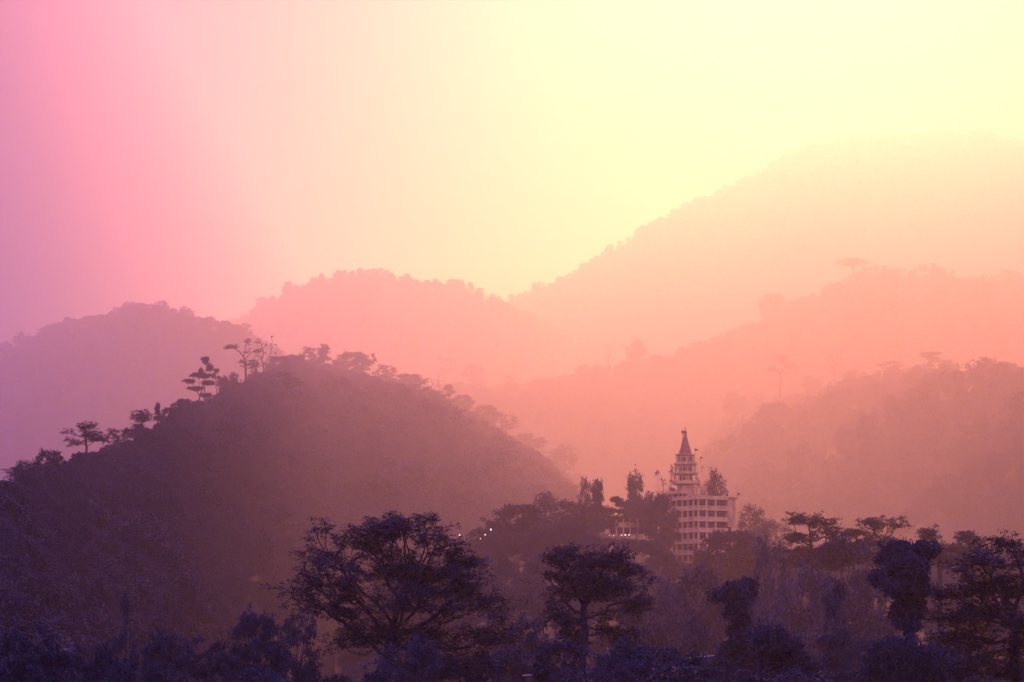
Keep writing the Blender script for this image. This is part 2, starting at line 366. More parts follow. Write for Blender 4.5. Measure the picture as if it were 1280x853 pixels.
hero('spreading_tree', 1272, 190, [(1255,684,28,8),(1278,693,18,9),(1225,703,28,9),(1198,711,16,6),(1235,728,34,10),(1270,730,22,16),(1208,744,33,10),(1183,740,18,8),(1195,770,28,12),(1240,765,38,13),(1275,790,28,26),(1215,800,38,13),(1250,830,38,16),(1310,700,30,12),(1320,740,35,20),(1330,780,30,26),(1195,835,26,10)],
     [(1271, 880), (1268, 820), (1266, 770)], M_dark, 23, 'dark layered spreading tree at the right edge, beside the lumpy ivy-clad tree', 2200, 22, .11, .2, step=.36, kill=.42, r=.36, rtip=.022, nclump=280, csig=.45, flat=.38, tilt=.38, up=.03, both=.2)
hero('lumpy_tree', 1136, 185, [(1128,687,14,8),(1114,695,9,7),(1152,688,12,7),(1162,687,6,5),(1131,708,18,11),(1108,722,11,8),(1100,727,6,6),(1137,735,16,13),(1120,735,12,7),(1140,762,13,13),(1134,782,9,9),(1146,703,10,6)],
     [(1136, 870), (1138, 800), (1136, 730)], M_dark, 24, 'dense lumpy ivy-clad dark tree with a two-headed top, rising at the right', 1500, 34, .13, .15, step=.4, kill=.5, r=.4, rtip=.03, nclump=110, csig=.26, flat=.9, tilt=.9, up=.02)
hero('ivy_column_tree', 921, 235, [(914,745,15,13),(933,737,9,11),(902,746,7,8),(921,765,14,13),(922,788,13,14),(919,812,21,13),(926,835,28,18),(902,832,14,12),(942,818,10,10)],
     [(922, 880), (922, 800), (920, 755)], M_dark, 25, 'dark ivy-covered column-shaped tree standing below the temple, bulging at its top', 1100, 34, 0.13, 0.16, step=.4, kill=.5, r=.35, rtip=.03, nclump=90, csig=.28, flat=.9, tilt=.9, up=.02)
hero('leaning_tree', 944, 182, [(953,800,14,10),(972,808,18,14),(985,824,17,13),(1000,842,13,11),(965,795,8,5)],
     [(945, 880), (948, 845), (962, 820)], M_dark, 26, 'small dark leaning tree with a dense crown, right of the ivy column tree', 650, 34, 0.12, 0.2, step=.3, kill=.4, r=.16, rtip=.02, nclump=44, csig=.35, flat=.9, tilt=.9)
hero('slender_tree', 1046, 265, [(1043,744,5,10),(1037,756,5,8),(1041,772,3,9),(1047,800,11,11),(1050,825,14,15),(1036,806,6,6)],
     [(1048, 880), (1046, 800), (1042, 750)], M_dark, 27, 'thin dark tree with small leaf clumps up its stem, between the leaning and lumpy trees', 320, 30, 0.13, 0.22, step=.4, kill=.5, r=.18, rtip=.03, nclump=30, csig=.35, flat=.9, tilt=.9)
hero('bush', 792, 168, [(790,820,24,10),(770,836,22,12),(806,842,26,14),(760,852,20,10),(825,852,20,10)],
     [(790, 870), (790, 845)], M_dark, 28, 'dark leafy bush at the foot of the open-crowned tree', 800, 34, 0.11, 0.2, cat='bush', step=.3, kill=.4, r=.12, rtip=.02, nclump=50, csig=.32, flat=.9, tilt=.9)
hero('bush', 848, 172, [(840,830,13,9),(850,843,17,10),(866,832,5,6),(880,852,14,8),(835,848,12,8)],
     [(848, 880), (848, 850)], M_dark, 29, 'small dark bush with a thin upright sprig, below the sloping pale parapet', 480, 34, 0.11, 0.18, cat='bush', step=.3, kill=.4, r=.1, rtip=.02, nclump=34, csig=.3, flat=.9, tilt=.9)
hero('bush', 1130, 178, [(1130,818,30,13),(1110,835,28,16),(1150,832,26,16),(1132,850,40,16)],
     [(1130, 880), (1130, 840)], M_dark, 30, 'broad rounded dark bush under the lumpy ivy-clad tree', 1100, 34, 0.12, 0.22, cat='bush', step=.35, kill=.5, r=.14, rtip=.03, nclump=60, csig=.42, flat=.9, tilt=.9)


HZ = dict(leafm=M_leaf, depth=.7, up=.05, flat=.4, tilt=.4)
def hero_at(name, px, D, clumps, trunk_px, seed, label, natt, per, group, k=1.0, **kw):
    """a drawn-out tree farther off; k scales its twigs and leaves"""
    a = dict(HZ); a.update(kw)
    return hero(name, px, D / FS, clumps, trunk_px, a.pop('leafm'), seed, label, natt, per, .13 * k / FS, .2 * k / FS, step=.3 * k / FS, kill=.36 * k / FS, r=.22 * k / FS, rtip=.03 * k / FS, csig=.42 * k / FS, group=group, **a)
TS = 'trees on the temple slope'
hero_at('flat_topped_tree', 1016, 278, [(1008,649,22,5),(986,650,8,3),(1024,653,14,5),(1033,668,16,5),(1000,672,16,4),(980,686,14,4),(1042,684,14,5),(1014,688,18,5),(996,700,22,7),(1035,704,22,7)], [(1016, 740), (1015, 690), (1012, 668)], 41, 'hazy flat-topped tree right of the temple, the tallest and widest of its row', 520, 26, TS, 1.05, nclump=64)
hero_at('flat_topped_tree', 1100, 282, [(1098,656,12,5),(1121,655,11,2.5),(1086,650,5,2.5),(1070,667,13,4),(1061,663,5,2),(1092,676,16,5),(1112,679,14,5),(1076,689,18,5),(1128,690,12,4),(1100,700,24,7),(1135,668,6,2)], [(1101, 740), (1103, 700), (1102, 676)], 42, 'hazy flat-topped tree left of the lumpy tree, its tip forked', 520, 26, TS, 1.05, nclump=66)
hero_at('layered_tree', 1174, 265, [(1158,669,8,4),(1172,676,12,4),(1194,686,14,4),(1165,697,20,6),(1190,702,16,6)], [(1176, 740), (1174, 700), (1170, 682)], 43, 'hazy layered tree just behind the top of the lumpy tree', 260, 26, TS, 1.0, nclump=34)
hero_at('tufted_tree', 1213, 250, [(1209,668,6,3.5),(1214,678,4,4),(1226,674,7,3),(1206,690,8,5),(1221,696,10,5)], [(1214, 740), (1213, 700), (1212, 680)], 44, 'thin hazy tree with a tufted tip, left of the right edge tree', 160, 26, TS, .95, nclump=24)
SK = 'trees on the wooded hill skyline'
hero_at('flat_topped_tree', 106, crest_d(left_hill, 106) * .995, [(106,532,11,4),(95,541,13,3),(82,550,8,1.8),(113,542,13,4),(121,549,9,2.5),(101,553,13,2.5),(90,556,7,1.5)], [(107, 572), (108, 560), (107, 548)], 45, 'dark flat-topped tree alone on the left shoulder of the wooded hill', 300, 22, SK, .65, leafm=M_dark, nclump=44, base=575)
hero_at('bare_tree', 306, crest_d(left_hill, 306) * .995, [(291,434,5,2),(300,430,4,2),(311,427,4,2),(284,457,7,2),(301,453,5,2),(317,456,6,4),(321,440,3,3),(310,441,3,2)], [(307, 478), (307, 462), (306, 450)], 46, 'tall bare-limbed tree with leaf clumps, on the hill skyline left of its twin', 120, 24, SK, 1.9, leafm=M_dark, nclump=18, base=482)
# (kind, px, top, D, width_px, label, rz)
NEAR = [
 ('near_dome', 30, 786, 165, 110, 'blackish rounded tree in the bottom left corner', 0),
 ('near_dome', 118, 806, 172, 85, 'low blackish tree just right of the bottom left corner tree', 1),
 ('near_tuft', 160, 738, 260, 34, 'thin bare-stemmed dark tree above the shrubs at bottom left', 0.5),
 ('near_round', 205, 792, 235, 78, 'dark round shrub-like tree right of the thin bare stem, bottom left', 2),
 ('near_dome', 262, 800, 215, 90, 'wide dark dome of foliage low at the left, before the hill foot', 3),
 ('near_round', 318, 766, 230, 84, 'dark bushy tree left of the big spreading tree', 0),
 ('near_airy', 372, 772, 245, 70, 'thin-leaved dark tree tucked under the left limbs of the big spreading tree', 1),
 ('near_dome', 172, 826, 160, 90, 'lowest blackish shrub on the bottom edge at left', 4),
 ('near_airy', 655, 775, 300, 90, 'hazy thin-leaved tree between the big spreading and open-crowned trees', 0),
 ('near_round', 640, 815, 250, 70, 'dark low round tree left of the lower pale parapet', 2),
 ('near_dome', 1010, 828, 200, 60, 'dark shrubby tree on the bottom edge right of the leaning tree', 0),
 ('near_airy', 1078, 800, 250, 60, 'thin dark tree low between the slender tree and the broad rounded bush', 2),
 ('near_round', 1185, 792, 230, 70, 'dark round tree behind the right edge spreading tree', 1),
]
MIDDLE = [
 ('flat2', 1058, 672, 440, 90, 'low hazy layered tree between the two flat-topped trees', 2.2),
 ('airy', 962, 674, 460, 60, 'hazy feathery tree right of the rounded tree below the temple', 0),
 ('airy2', 1000, 706, 400, 110, 'wide feathery bare-looking tree below the flat-topped trees', 1),
 ('airy', 1085, 715, 395, 100, 'pale feathery tree left of the lumpy ivy-clad tree', 2),
 ('airy2', 950, 735, 380, 80, 'faint feathery tree behind the ivy column tree', 3),
 ('round', 1040, 762, 330, 90, 'dusky round tree behind the slender tree', 2),
 ('dome', 912, 665, 640, 92, 'large rounded hazy tree in front of the right end of the temple', 0),
 ('round2', 878, 712, 520, 70, 'dusky tree on the slope right below the temple corner', 1),
 ('airy', 840, 726, 430, 60, 'faint feathery tree on the slope below the temple', 0),
 ('round', 800, 742, 400, 76, 'dusky round tree right behind the open-crowned tree', 1),
 ('airy2', 870, 770, 340, 84, 'faint thin-leaved tree above the sloping pale parapet', 2),
 ('dome', 648, 632, 760, 82, 'large dusky dome-shaped tree left of the annex, its top peaked', 0),
 ('round2', 606, 661, 740, 46, 'small dusky round tree at the left foot of the dome-shaped tree', 0),
 ('round2', 714, 627, 830, 66, 'broad dusky tree between the vase-shaped tree and the spire-like conifer', 0),
 ('conifer', 747, 601, 840, 19, 'narrow dark lumpy conifer standing above the trees left of the temple', 0),
 ('flat', 772, 621, 850, 30, 'dark flat-crowned tree directly right of the conifer', 0),
 ('airy2', 795, 624, 860, 28, 'small see-through tree above the annex roof', 0),
 ('dome', 829, 620, 840, 44, 'dark dense tree hiding the left foot of the temple', 2),
 ('round2', 754, 634, 864, 34, 'dark tree at the foot of the conifer', 2),
 ('round2', 808, 636, 864, 18, 'small dark tree in front of the annex, right of its middle', 1),
 ('round', 736, 650, 800, 22, 'low dusky tree at the left end of the annex', 2),
 ('vase', 682, 615, 850, 30, 'vase-shaped thin tree between the dome tree and the broad dusky tree', 0),
 ('round', 690, 655, 720, 60, 'dusky tree right below the vase-shaped tree', 0),
 ('airy2', 886, 588, 930, 46, 'pale bare round-topped tree directly behind the temple tower', 0),
 ('airy', 941, 632, 920, 44, 'pale bare bushy tree at the right side of the temple', 1),
 ('airy2', 965, 650, 900, 50, 'pale wispy tree right of the bare bushy tree beside the temple', 2),
 ('bare', 829, 583, 950, 26, 'tall airy half-bare tree left of the temple tower', 0),
 ('round', 800, 592, 960, 40, 'very faint tree in the haze left of the tall airy tree', 0),
 ('airy', 735, 598, 950, 30, 'faint pale tree behind the conifer', 0),
 ('airy2', 712, 640, 780, 40, 'faint thin tree in front of the broad dusky tree', 1),
 ('round', 500, 705, 560, 90, 'dusky tree on the hill foot behind the top of the big spreading tree', 1),
 ('airy', 570, 692, 600, 80, 'pale feathery tree on the hill foot, right above the big spreading tree', 1),
]
HILL = [ # on the left hill's skyline
 ('airy', 145, 536, 34, 'thin shrub right beside the flat-topped tree on the left shoulder', 0),
 ('bush', 62, 563, 44, 'low dark bush on the skyline left of the flat-topped tree', 0),
 ('airy2', 30, 580, 50, 'lowest shrub of the hill skyline, at the left picture edge', 1),
 ('vase', 178, 512, 30, 'fan-shaped bare shrub on the skyline right of the flat-topped tree', 0),
 ('conifer', 197, 504, 9, 'thin pointed tree on the hill skyline', 0),
 ('dome', 210, 510, 22, 'small dark round tree just right of the thin pointed tree', 0),
 ('dome', 231, 499, 26, 'dark round tree below the spiky layered tree on the skyline', 1),
 ('flat2', 249, 466, 38, 'spiky layered tree on the hill skyline, left of the bare forked pair', 0),
 ('tuft', 256, 446, 18, 'tall bare stem with a leaf tuft rising behind the spiky layered tree', 0),
 ('tuft', 271, 461, 14, 'shorter bare stem with two tufts, right of the taller tufted stem', 2.5),
 ('airy2', 288, 466, 26, 'small leafy tree between the tufted stems and the bare clump-leaved tree', 0),
 ('bare2', 330, 420, 30, 'tall pale leafless tree rising beside the clump-leaved bare tree', 0),
 ('dome', 349, 446, 36, 'bushy tree right of the two tall bare trees', 0),
 ('dome', 370, 444, 34, 'leafy tree on the hill top, between the bare pair and the vine-hung tree', 1),
 ('airy', 390, 434, 36, 'see-through round tree on the highest point of the hill', 0),
 ('conifer', 405, 431, 18, 'dark vine-hung column tree on the highest point of the hill', 1),
 ('dome', 440, 441, 50, 'wide domed tree on the hill top, right of the vine-hung column', 0),
 ('bare2', 432, 433, 8, 'thin bare twiggy stem sticking up left of the wide domed tree tip', 1),
 ('tuft', 466, 442, 8, 'thin tufted stem at the right rim of the wide domed tree', 0),
 ('airy', 482, 456, 32, 'pale thin tree descending the skyline right of the wide domed tree', 0),
 ('dome', 513, 468, 44, 'broad low tree on the right descent of the hill skyline', 1),
 ('bare2', 541, 470, 22, 'forked bare tree on the right descent, left of a small umbrella crown', 0),
 ('flat', 561, 481, 22, 'small umbrella-crowned tree on the right descent of the hill', 2),
 ('dome', 578, 494, 28, 'round tree just right of the small umbrella-crowned tree', 0),
 ('dome', 606, 507, 36, 'dark round tree midway down the right skyline of the hill', 0),
 ('airy', 630, 517, 40, 'airy tree right of the dark midway tree on the right skyline', 0),
 ('round', 663, 542, 42, 'large leafy tree standing out low on the right skyline', 0),
 ('airy2', 690, 561, 40, 'feathery tree between the large leafy tree and the plume-crowned tree', 0),
 ('airy', 706, 556, 38, 'plume-crowned feathery tree at the right end of the wooded hill', 2),
 ('airy2', 718, 592, 30, 'lowest feathery tree where the hill skyline drops behind the dusky trees', 1),
]
RIGHT = [
 ('round', 920, 489, 30, 'shrubby tree at the left end of the right hill skyline', 0),
 ('airy2', 942, 492, 34, 'thin shrubby tree beside the first one on the right hill skyline', 0),
 ('tuft', 975, 445, 36, 'tall bare forked tree with tufts on the right hill skyline', 0),
 ('round', 1015, 469, 24, 'small round-crowned tree right of the tall bare forked tree', 0),
 ('bare2', 1044, 441, 24, 'thin bare tree on the right hill with one high tuft', 0),
 ('round', 1070, 462, 30, 'round leafy tree right of the thin bare tree on the right hill', 0),
 ('flat2', 1113, 452, 34, 'twin flat-topped tree in the middle of the right hill skyline', 0),
 ('round2', 1142, 460, 30, 'round tree right of the twin flat-topped tree', 0),
 ('flat2', 1163, 440, 38, 'tallest layered tree on the right part of the right hill skyline', 1),
 ('round', 1188, 450, 24, 'peaked leafy tree right of the tallest layered one', 0),
 ('bare', 1233, 446, 28, 'sparse tree near the right edge of the right hill skyline', 0),
 ('round2', 1258, 453, 34, 'rounded tree at the right edge of the right hill skyline', 0),
]
MIDR = [
 ('bare2', 556, 442, 26, 'faint bare twiggy tree on the pale ridge above the hill right descent', 0),
 ('airy', 592, 455, 30, 'faint thin tree on the pale ridge, right of the bare twiggy one', 0),
 ('tuft', 635, 470, 14, 'faint small pointed tree in the dip of the pale ridge', 0),
 ('round', 733, 456, 26, 'faint round tree on the pale ridge left of a thin pole tree', 0),
 ('bare2', 761, 430, 18, 'faint thin pole tree on the pale ridge beside the big round one', 1),
 ('round', 796, 426, 32, 'big faint round tree on the pale ridge', 2),
 ('dome', 966, 368, 36, 'faint round clump tree on the pale ridge below the mountain', 0),
 ('vase', 1066, 322, 44, 'faint fan-shaped bare tree at the top of the pale ridge', 0),
 ('airy', 1262, 338, 36, 'faint round tree at the right edge of the pale ridge', 0),
]
for k, px, top, D, w, lab, rz in NEAR: plant(PR[k], px, top, D * FS, w, lab, 'tree', 'dark trees along the near bank', rz)
for k, px, top, D, w, lab, rz in MIDDLE: plant(PR[k], px, top, D * (.5 if D < 560 else .66), w, lab, 'conifer' if k == 'conifer' else 'tree', 'trees on the temple slope', rz)
for rid, lst, grp in ((left_hill, HILL, 'trees on the wooded hill skyline'), (right_hill, RIGHT, 'trees on the right hill skyline'), (mid_ridge, MIDR, 'faint trees on the pale ridge')):
    for k, px, top, w, lab, rz in lst:
        o = plant(PR[k], px, top, crest_d(rid, px) * .995, w, lab, 'bush' if k == 'bush' else 'tree', grp, rz)
        if lab.startswith('dark vine-hung'): o.name = 'vine_hung_tree'

# ---------------------------------------------------------------- woodland that reads as one mass (geometry-nodes copies of the trees above)
def forest(name, rid, n, hrange, kinds, label, seed, tmax=.9, tpow=1.0, tmin=0.0, pxr=None, back=.12, per_d=False, pd=700.0, clear=None, crest_t=.0):
    rng = np.random.default_rng(seed)
    lo, hi = rid.us[0], rid.us[-1]
    if pxr: lo, hi = (pxr[0] - 640) / FPX, (pxr[1] - 640) / FPX
    u = rng.uniform(lo, hi, n); t = rng.uniform(0, 1, n) ** tpow * (tmax + back) - back if tmin == 0 else rng.uniform(tmin, tmax, n)
    D = np.interp(u, rid.us, rid.ds)
    y = np.where(t > 0, D * (1 - t * rid.front), D * (1 - t * rid.back)); x = u * y
    z = rid.z(x, y) - .2
    ok = z > -1.5
    x, y, z = x[ok], y[ok], z[ok]; n = len(x)
    h = rng.uniform(*hrange, n) * rng.uniform(.7, 1.15, n)
    if per_d: h = h * np.minimum(y / pd, 2.4)            # lower scrub where the spur comes close
    h = h * np.clip(1 - .66 * (1 - (np.abs(t[ok]) - .03) / max(crest_t, 1e-3)), .5, 1) * np.where(rng.uniform(0, 1, n) > .93, 1.5, 1.0)      # the skyline trees stand on their own
    if clear:                              # open ground below the buildings
        top = HORIZON - (z + h - CAMZ) / y * FPX; px = 640 + x / y * FPX
        lim = np.interp(px, [c[0] for c in clear], [c[1] for c in clear])
        hm = (HORIZON - lim) / FPX * y + CAMZ - z
        h = np.minimum(h, hm * rng.uniform(.75, 1.0, n)); k = h > .7
        x, y, z, h = x[k], y[k], z[k], h[k]; n = len(x)
    me = bpy.data.meshes.new(name); me.vertices.add(n); me.vertices.foreach_set('co', np.stack([x, y, z], 1).astype(np.float32).ravel())
    kk = rng.integers(0, len(kinds), n)
    at = me.attributes.new('kind', 'INT', 'POINT'); at.data.foreach_set('value', kk.astype(np.int32))
    at = me.attributes.new('size', 'FLOAT_VECTOR', 'POINT')
    wd = h * rng.uniform(.8, 1.25, n)
    at.data.foreach_set('vector', np.stack([wd, wd, h], 1).astype(np.float32).ravel())
    at = me.attributes.new('turn', 'FLOAT_VECTOR', 'POINT')
    at.data.foreach_set('vector', np.stack([np.zeros(n), np.zeros(n), rng.uniform(0, 6.28, n)], 1).astype(np.float32).ravel())
    o = link(name, me)
    o['kind'] = 'stuff'; o['label'] = label
    g = bpy.data.node_groups.new(name, 'GeometryNodeTree')
    g.interface.new_socket('Geometry', in_out='INPUT', socket_type='NodeSocketGeometry')
    g.interface.new_socket('Geometry', in_out='OUTPUT', socket_type='NodeSocketGeometry')
    N = g.nodes.new; Lk = g.links.new
    gi = N('NodeGroupInput'); go = N('NodeGroupOutput'); iop = N('GeometryNodeInstanceOnPoints')
    jall = N('GeometryNodeJoinGeometry')
    for k in reversed(kinds):
        j = N('GeometryNodeJoinGeometry')
        for part in ('trunk', 'crown'):
            src = next(ob for ob in bpy.data.objects if ob.data is PR[k][part])
            oi = N('GeometryNodeObjectInfo'); oi.transform_space = 'ORIGINAL'; oi.inputs['Object'].default_value = src
            Lk(oi.outputs['Geometry'], j.inputs[0])
        gti = N('GeometryNodeGeometryToInstance'); Lk(j.outputs[0], gti.inputs[0]); Lk(gti.outputs[0], jall.inputs[0])
    def attr(nm, ty):
        a = N('GeometryNodeInputNamedAttribute'); a.data_type = ty; a.inputs['Name'].default_value = nm; return a.outputs['Attribute']
    Lk(gi.outputs[0], iop.inputs['Points']); Lk(jall.outputs[0], iop.inputs['Instance'])
    iop.inputs['Pick Instance'].default_value = True
    Lk(attr('kind', 'INT'), iop.inputs['Instance Index']); Lk(attr('turn', 'FLOAT_VECTOR'), iop.inputs['Rotation']); Lk(attr('size', 'FLOAT_VECTOR'), iop.inputs['Scale'])
    Lk(iop.outputs[0], go.inputs[0])
    md = o.modifiers.new('woodland', 'NODES'); md.node_group = g
    return o
K1 = ['airy', 'airy2', 'round', 'round2', 'bush']
forest('woodland', left_hill, 9000, (3.2, 7.2), K1, 'mixed dry woodland covering the near hill on the left', 101, tmax=.97, tpow=.8, pxr=(-260, 800), per_d=True, crest_t=.36)
forest('woodland', knoll, 7000, (2.4, 5.2), K1, 'dusky woodland and scrub on the slope below the temple', 102, tmax=.93, pxr=(430, 1500), per_d=True, clear=[(430, 700), (560, 690), (600, 672), (640, 655), (690, 660), (700, 650), (742, 662), (750, 673), (825, 675), (835, 690), (848, 704), (885, 704), (905, 697), (930, 668), (960, 662), (1000, 674), (1280, 690)])
forest('woodland', right_hill, 5000, (7, 14), K1[:4], 'hazy woodland covering the hill right of the temple', 103, tmax=.8, tpow=1.4, pxr=(720, 1500), crest_t=.22)
forest('woodland', mid_ridge, 3200, (12, 24), K1[:4], 'faint woodland along the pale ridge below the mountain', 104, tmax=.6, tpow=1.8, pxr=(350, 1500), crest_t=.12)
forest('woodland', far_left, 1800, (9, 18), K1[:4], 'woodland on the mauve hill at the far left', 105, tmax=.6, tpow=1.8, pxr=(-70, 520))
forest('woodland', far_mid, 2000, (12, 23), K1[:4], 'woodland on the pale double-topped hill in the far middle', 106, tmax=.5, tpow=1.8, pxr=(120, 760))
forest('woodland', mountain, 3600, (11, 21), K1[:4], 'woodland along the crest of the big pale mountain', 107, tmax=.4, tpow=2.0, pxr=(520, 1420))
forest('scrub', bank, 600, (.6, 1.3), ['bush', 'round2', 'airy2'], 'blackish scrub on the near bank at the bottom', 108, tmax=.5, pxr=(-100, 1400), back=.6)
forest('scrub', left_hill, 8000, (1.2, 2.6), ['airy2', 'round', 'bush', 'airy'], 'dusky scrub at the foot of the wooded hill', 109, tmin=.45, tmax=.99, pxr=(-220, 660))
forest('scrub', left_hill, 3500, (.8, 1.9), ['airy2', 'round', 'bush', 'airy'], 'low dark scrub on the left shoulder of the wooded hill', 110, tmin=.0001, tmax=.5, pxr=(-220, 300))
# ---------------------------------------------------------------- temple
class MB:
    def __init__(s): s.bm = bmesh.new()
    def box(s, x0, x1, y0, y1, z0, z1):
        r = bmesh.ops.create_cube(s.bm, size=1.0)
        for v in r['verts']:
            v.co = (x0 + (v.co.x + .5) * (x1 - x0), y0 + (v.co.y + .5) * (y1 - y0), z0 + (v.co.z + .5) * (z1 - z0))
        return s
    def lathe(s, cx, cy, prof, n=8, ph=0.0):
        rings = []
        for (r, z) in prof:
            rings.append([s.bm.verts.new((cx + max(r, .004) * math.cos(ph + 2 * math.pi * i / n), cy + max(r, .004) * math.sin(ph + 2 * math.pi * i / n), z)) for i in range(n)])
        for a, b in zip(rings[:-1], rings[1:]):
            for i in range(n): s.bm.faces.new((a[i], a[(i + 1) % n], b[(i + 1) % n], b[i]))
        s.bm.faces.new(list(reversed(rings[0]))); s.bm.faces.new(rings[-1])
        return s
    def face(s, pts): s.bm.faces.new([s.bm.verts.new(p) for p in pts]); return s
    def build(s, name, m, parent=None, bevel=0.0):
        if bevel: bmesh.ops.bevel(s.bm, geom=s.bm.edges[:], offset=bevel, segments=1, affect='EDGES')
        bmesh.ops.recalc_face_normals(s.bm, faces=s.bm.faces[:])
        me = bpy.data.meshes.new(name); s.bm.to_mesh(me); s.bm.free(); me.materials.append(m)
        o = bpy.data.objects.new(name, me); C.objects.link(o)
        if parent is not None: o.parent = parent
        return o
def stained(name, col, dark, scale):
    m = mat(name, col, .85); n = m.node_tree; b = n.nodes['Principled BSDF']
    t = n.nodes.new('ShaderNodeTexNoise'); t.inputs['Scale'].default_value = scale; t.inputs['Detail'].default_value = 6
    g = n.nodes.new('ShaderNodeTexCoord'); mp = n.nodes.new('ShaderNodeMapping'); mp.inputs['Scale'].default_value = (1, 1, .3)
    r = n.nodes.new('ShaderNodeValToRGB'); r.color_ramp.elements[0].position = .35; r.color_ramp.elements[1].position = .62
    r.color_ramp.elements[0].color = (*dark, 1); r.color_ramp.elements[1].color = (*col, 1)
    n.links.new(g.outputs['Object'], mp.inputs[0]); n.links.new(mp.outputs[0], t.inputs['Vector']); n.links.new(t.outputs['Fac'], r.inputs[0]); n.links.new(r.outputs[0], b.inputs['Base Color'])
    return m
M_wall = stained('weathered_pale_plaster', (.74, .46, .15), (.42, .25, .09), .8)
M_trim = stained('painted_ledge_plaster', (.8, .52, .19), (.52, .32, .12), 1.2)
M_shade = stained('shade_dark_wall', (.09, .06, .045), (.045, .03, .025), 1.0)  # plaster darkened to paint in the shade of recesses and openings
M_frame = mat('shaded_window_frame', (.13, .08, .06), .6)  # frame colour darkened to deepen the shade in the balcony recesses
M_glass = mat('window_glass_dark', (.03, .03, .035), .15)
M_spire = stained('spire_red_plaster', (.36, .18, .07), (.2, .11, .05), 1.5)
M_metal = mat('dark_metal', (.05, .045, .04), .5)
M_flag = mat('flag_cloth', (.12, .02, .015), .8)

TD = 880.0
corner = P(873, 780, TD)
def zc(py, D=TD): return P(873, py, D).z
yaw = R(32)
z0 = zc(712)
KS = .66         # the temple hill stands this much nearer than first measured
root_at = P(873, 712, TD * KS)
temple = empty('temple', root_at, yaw)
temple.scale = (KS, KS, KS)
tag(temple, 'pale many-storeyed temple with balcony floors, ringed tower and pointed spire on the slope', 'temple')
Z = lambda py, D=TD: zc(py, D) - z0
W, Ld = 10.9, 15.2
roof = Z(622.6); H = 3.34
floors = [roof - H * i for i in range(0, 7)]
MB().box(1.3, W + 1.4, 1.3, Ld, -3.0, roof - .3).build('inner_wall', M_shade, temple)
wx = [0.0, 3.05, 6.4, W]                        # column lines on the right face
wy = [0.0, 2.7, 5.6, 8.6, 11.7, Ld]             # column lines on the left face
for i, zt in enumerate(floors):                 # zt = top of the slab that roofs this storey
    slab = MB().box(-.45, W + .2, -.45, Ld + .2, zt - .38, zt)
    slab.build('roof_slab' if i == 0 else 'floor_slab', M_trim, temple, .03)
    zb = zt - H
    if i < len(floors) - 1:
        bal = MB()
        bal.box(-.3, W + .1, -.3, -.12, zb + .003, zb + .98); bal.box(-.3, -.12, -.117, Ld, zb + .003, zb + .98)
        b = bal.build('balcony_wall', M_wall, temple)
        MB().box(-.36, W + .1, -.36, -.08, zb + .983, zb + 1.07).box(-.36, -.08, -.077, Ld, zb + .983, zb + 1.07).build('coping', M_trim, b)
    for k, x in enumerate(wx[:-1]):
        MB().box(x - .02 if k else .0, x + .5, -.02, .45, zb + .004, zt - .384).build('column', M_trim, temple)
    for y in wy[1:]:
        MB().box(-.02, .42, y - .3, y + .1, zb + .004, zt - .384).build('column', M_trim, temple)
    if i < 6:
        for a, c in zip(wx[:-1], wx[1:]):
            x0, x1 = a + .75, c - .25
            w = MB()
            w.box(x0, x1, 1.2, 1.294, zb + 2.5, zb + 2.62).box(x0, x1, 1.2, 1.294, zb + .9, zb + 1.02).box(x0, x0 + .12, 1.2, 1.294, zb + 1.022, zb + 2.498).box(x1 - .12, x1, 1.2, 1.294, zb + 1.022, zb + 2.498)
            w.box((x0 + x1) / 2 - .06, (x0 + x1) / 2 + .06, 1.2, 1.294, zb + 1.022, zb + 2.498)
            wo = w.build('window', M_frame, temple)
            MB().box(x0 + .122, x1 - .122, 1.25, 1.28, zb + 1.024, zb + 2.496).build('pane', M_glass, wo)
        for a, c in zip(wy[:-1], wy[1:]):
            y0, y1 = a + .6, c - .5
            w = MB()
            w.box(1.2, 1.294, y0, y1, zb + 2.5, zb + 2.62).box(1.2, 1.294, y0, y1, zb + .9, zb + 1.02).box(1.2, 1.294, y0, y0 + .12, zb + 1.022, zb + 2.498).box(1.2, 1.294, y1 - .12, y1, zb + 1.022, zb + 2.498)
            wo = w.build('window', M_frame, temple)
            MB().box(1.25, 1.28, y0 + .122, y1 - .122, zb + 1.024, zb + 2.496).build('pane', M_glass, wo)
# roof parapet
MB().box(-.4, W + .15, -.4, -.2, roof + .003, roof + .75).box(-.4, -.2, -.197, Ld, roof + .003, roof + .75).box(W - .05, W + .15, -.197, Ld, roof + .003, roof + .75).build('parapet', M_wall, temple)
# stair tower block at the right end
sb = MB().box(W + .21, W + 3.0, -.2, 4.5, roof - 2.55 * H, roof - .05).build('stair_tower', M_wall, temple, .04)
MB().box(W + .16, W + 3.5, -.7, 4.8, roof - .047, roof + .5).build('roof_ledge', M_spire, sb)
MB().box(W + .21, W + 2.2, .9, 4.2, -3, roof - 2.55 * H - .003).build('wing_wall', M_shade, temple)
# kiosk on the roof corner
kx, ky = W + .05, .9
kk = MB().lathe(kx, ky, [(.85, roof + .01), (.85, roof + 1.9)], 8).build('roof_kiosk', M_wall, temple)
MB().lathe(kx, ky, [(1.3, roof + 1.905), (1.25, roof + 2.05), (.7, roof + 2.6), (.25, roof + 3.3), (.1, roof + 3.6), (.05, roof + 4.9), (.01, roof + 5.0)], 8).build('kiosk_dome', M_spire, kk)
MB().box(kx - .35, kx + .35, ky - .93, ky - .86, roof + .4, roof + 1.5).build('opening_shade', M_shade, kk)  # dark panel on the kiosk wall, coloured as the shade of a doorway
